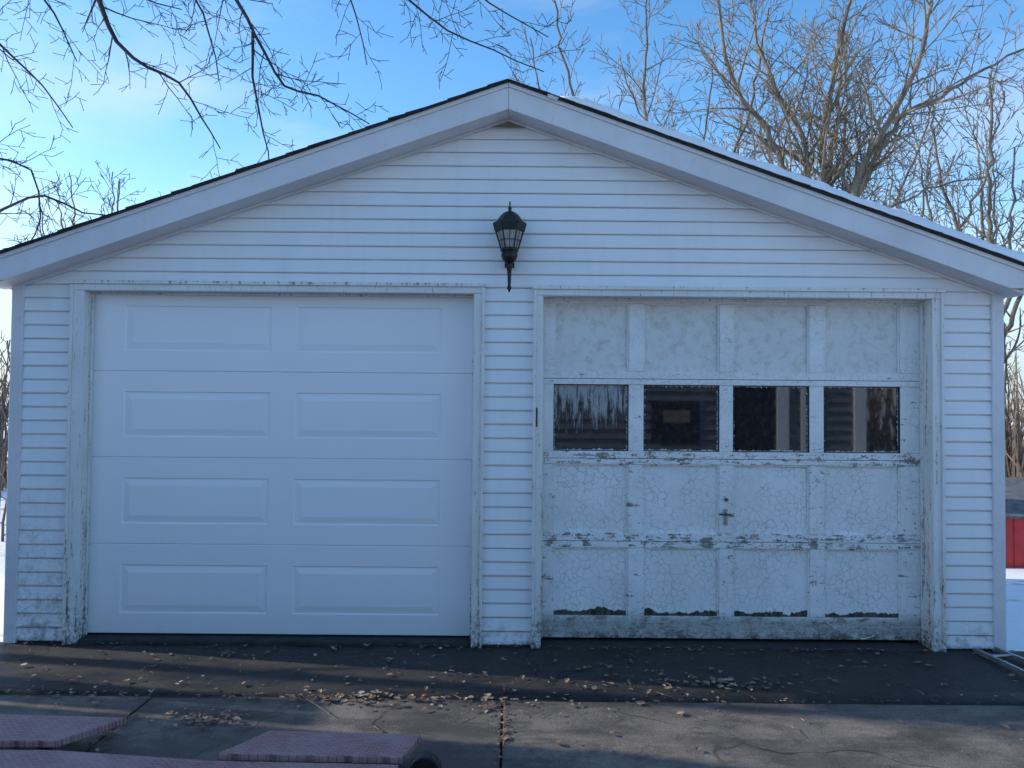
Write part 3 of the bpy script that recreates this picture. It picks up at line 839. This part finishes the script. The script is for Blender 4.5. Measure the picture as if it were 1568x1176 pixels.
for nm,x,yy,rad,sd in (('unseen_shade_tree',-7.4,.42,.09,61),('unseen_shade_tree.001',-9.6,-.05,.05,62)):  # bare trees added out of frame to cast shadow stripes across the slabs
    T=Tree(sd,upb=.2,gaps={3:.5,2:.4,1:.3})
    T.limb([(x,yy,-.1),(x+.02,yy,2),(x-.03,yy+.02,4),(x,yy,6.5)],rad,rad*.35,2,.6,1.1,start=.35,minr=.006,jit=.02)
    T.obj(nm,BARK_GREY)

# ------------------------------------------------------------------ light
EL_,AZ=25.0,9.0
d=Vector((-math.cos(math.radians(AZ))*math.cos(math.radians(EL_)),math.sin(math.radians(AZ))*math.cos(math.radians(EL_)),math.sin(math.radians(EL_))))
sl=bpy.data.lights.new('sun','SUN'); sl.energy=5.0; sl.angle=math.radians(.5); sl.color=(1,.92,.80)
so=bpy.data.objects.new('sun',sl); COL.objects.link(so); so.rotation_euler=d.to_track_quat('Z','Y').to_euler(); so.location=(-10,3,8)

w=bpy.data.worlds.new('World'); scene.world=w; w.use_nodes=True; nt=w.node_tree
bg=nt.nodes['Background']; sky=nt.nodes.new('ShaderNodeTexSky'); sky.sky_type='NISHITA'; sky.sun_disc=False
sky.sun_elevation=math.radians(EL_); sky.sun_rotation=math.radians(270+AZ); sky.air_density=1.0; sky.dust_density=.5; sky.ozone_density=1.8
hs=nt.nodes.new('ShaderNodeHueSaturation'); hs.inputs['Saturation'].default_value=1.30; hs.inputs['Value'].default_value=1.9
nt.links.new(sky.outputs[0],hs.inputs['Color'])
tc=nt.nodes.new('ShaderNodeTexCoord'); mp=nt.nodes.new('ShaderNodeMapping'); mp.inputs['Scale'].default_value=(1,1,3.2)
nz=nt.nodes.new('ShaderNodeTexNoise'); nz.inputs['Scale'].default_value=1.7; nz.inputs['Detail'].default_value=6; nz.inputs['Roughness'].default_value=.55
nt.links.new(tc.outputs['Generated'],mp.inputs[0]); nt.links.new(mp.outputs[0],nz.inputs['Vector'])
mr=nt.nodes.new('ShaderNodeMapRange'); mr.inputs['From Min'].default_value=.5; mr.inputs['From Max'].default_value=.8; mr.inputs['To Max'].default_value=.6
nt.links.new(nz.outputs['Fac'],mr.inputs['Value'])
sp=nt.nodes.new('ShaderNodeSeparateXYZ'); nt.links.new(tc.outputs['Generated'],sp.inputs[0])
hz_=nt.nodes.new('ShaderNodeMapRange'); hz_.interpolation_type='SMOOTHSTEP'; hz_.inputs['From Min'].default_value=.26; hz_.inputs['From Max'].default_value=.0; hz_.inputs['To Max'].default_value=.85
nt.links.new(sp.outputs[2],hz_.inputs['Value'])
mh=nt.nodes.new('ShaderNodeMix'); mh.data_type='RGBA'; nt.links.new(hz_.outputs[0],mh.inputs[0]); nt.links.new(hs.outputs[0],mh.inputs[6]); mh.inputs[7].default_value=(3.7,4.5,5.5,1)
mx=nt.nodes.new('ShaderNodeMix'); mx.data_type='RGBA'; nt.links.new(mr.outputs[0],mx.inputs[0]); nt.links.new(mh.outputs[2],mx.inputs[6]); mx.inputs[7].default_value=(7,7.2,7.6,1)
nt.links.new(mx.outputs[2],bg.inputs['Color']); bg.inputs['Strength'].default_value=.15

# ------------------------------------------------------------------ camera
cd=bpy.data.cameras.new('camera'); cd.sensor_width=36; cd.lens=27.02; cd.clip_end=2000; cd.clip_start=.05
co=bpy.data.objects.new('camera',cd); COL.objects.link(co)
co.matrix_world=Matrix.Translation((0,-4.8,1.5))@Matrix.Rotation(math.radians(91.5),4,'X')@Matrix.Rotation(.0085,4,'Z')
scene.camera=co
scene.view_settings.view_transform='Standard'; scene.view_settings.look='None'; scene.view_settings.exposure=0
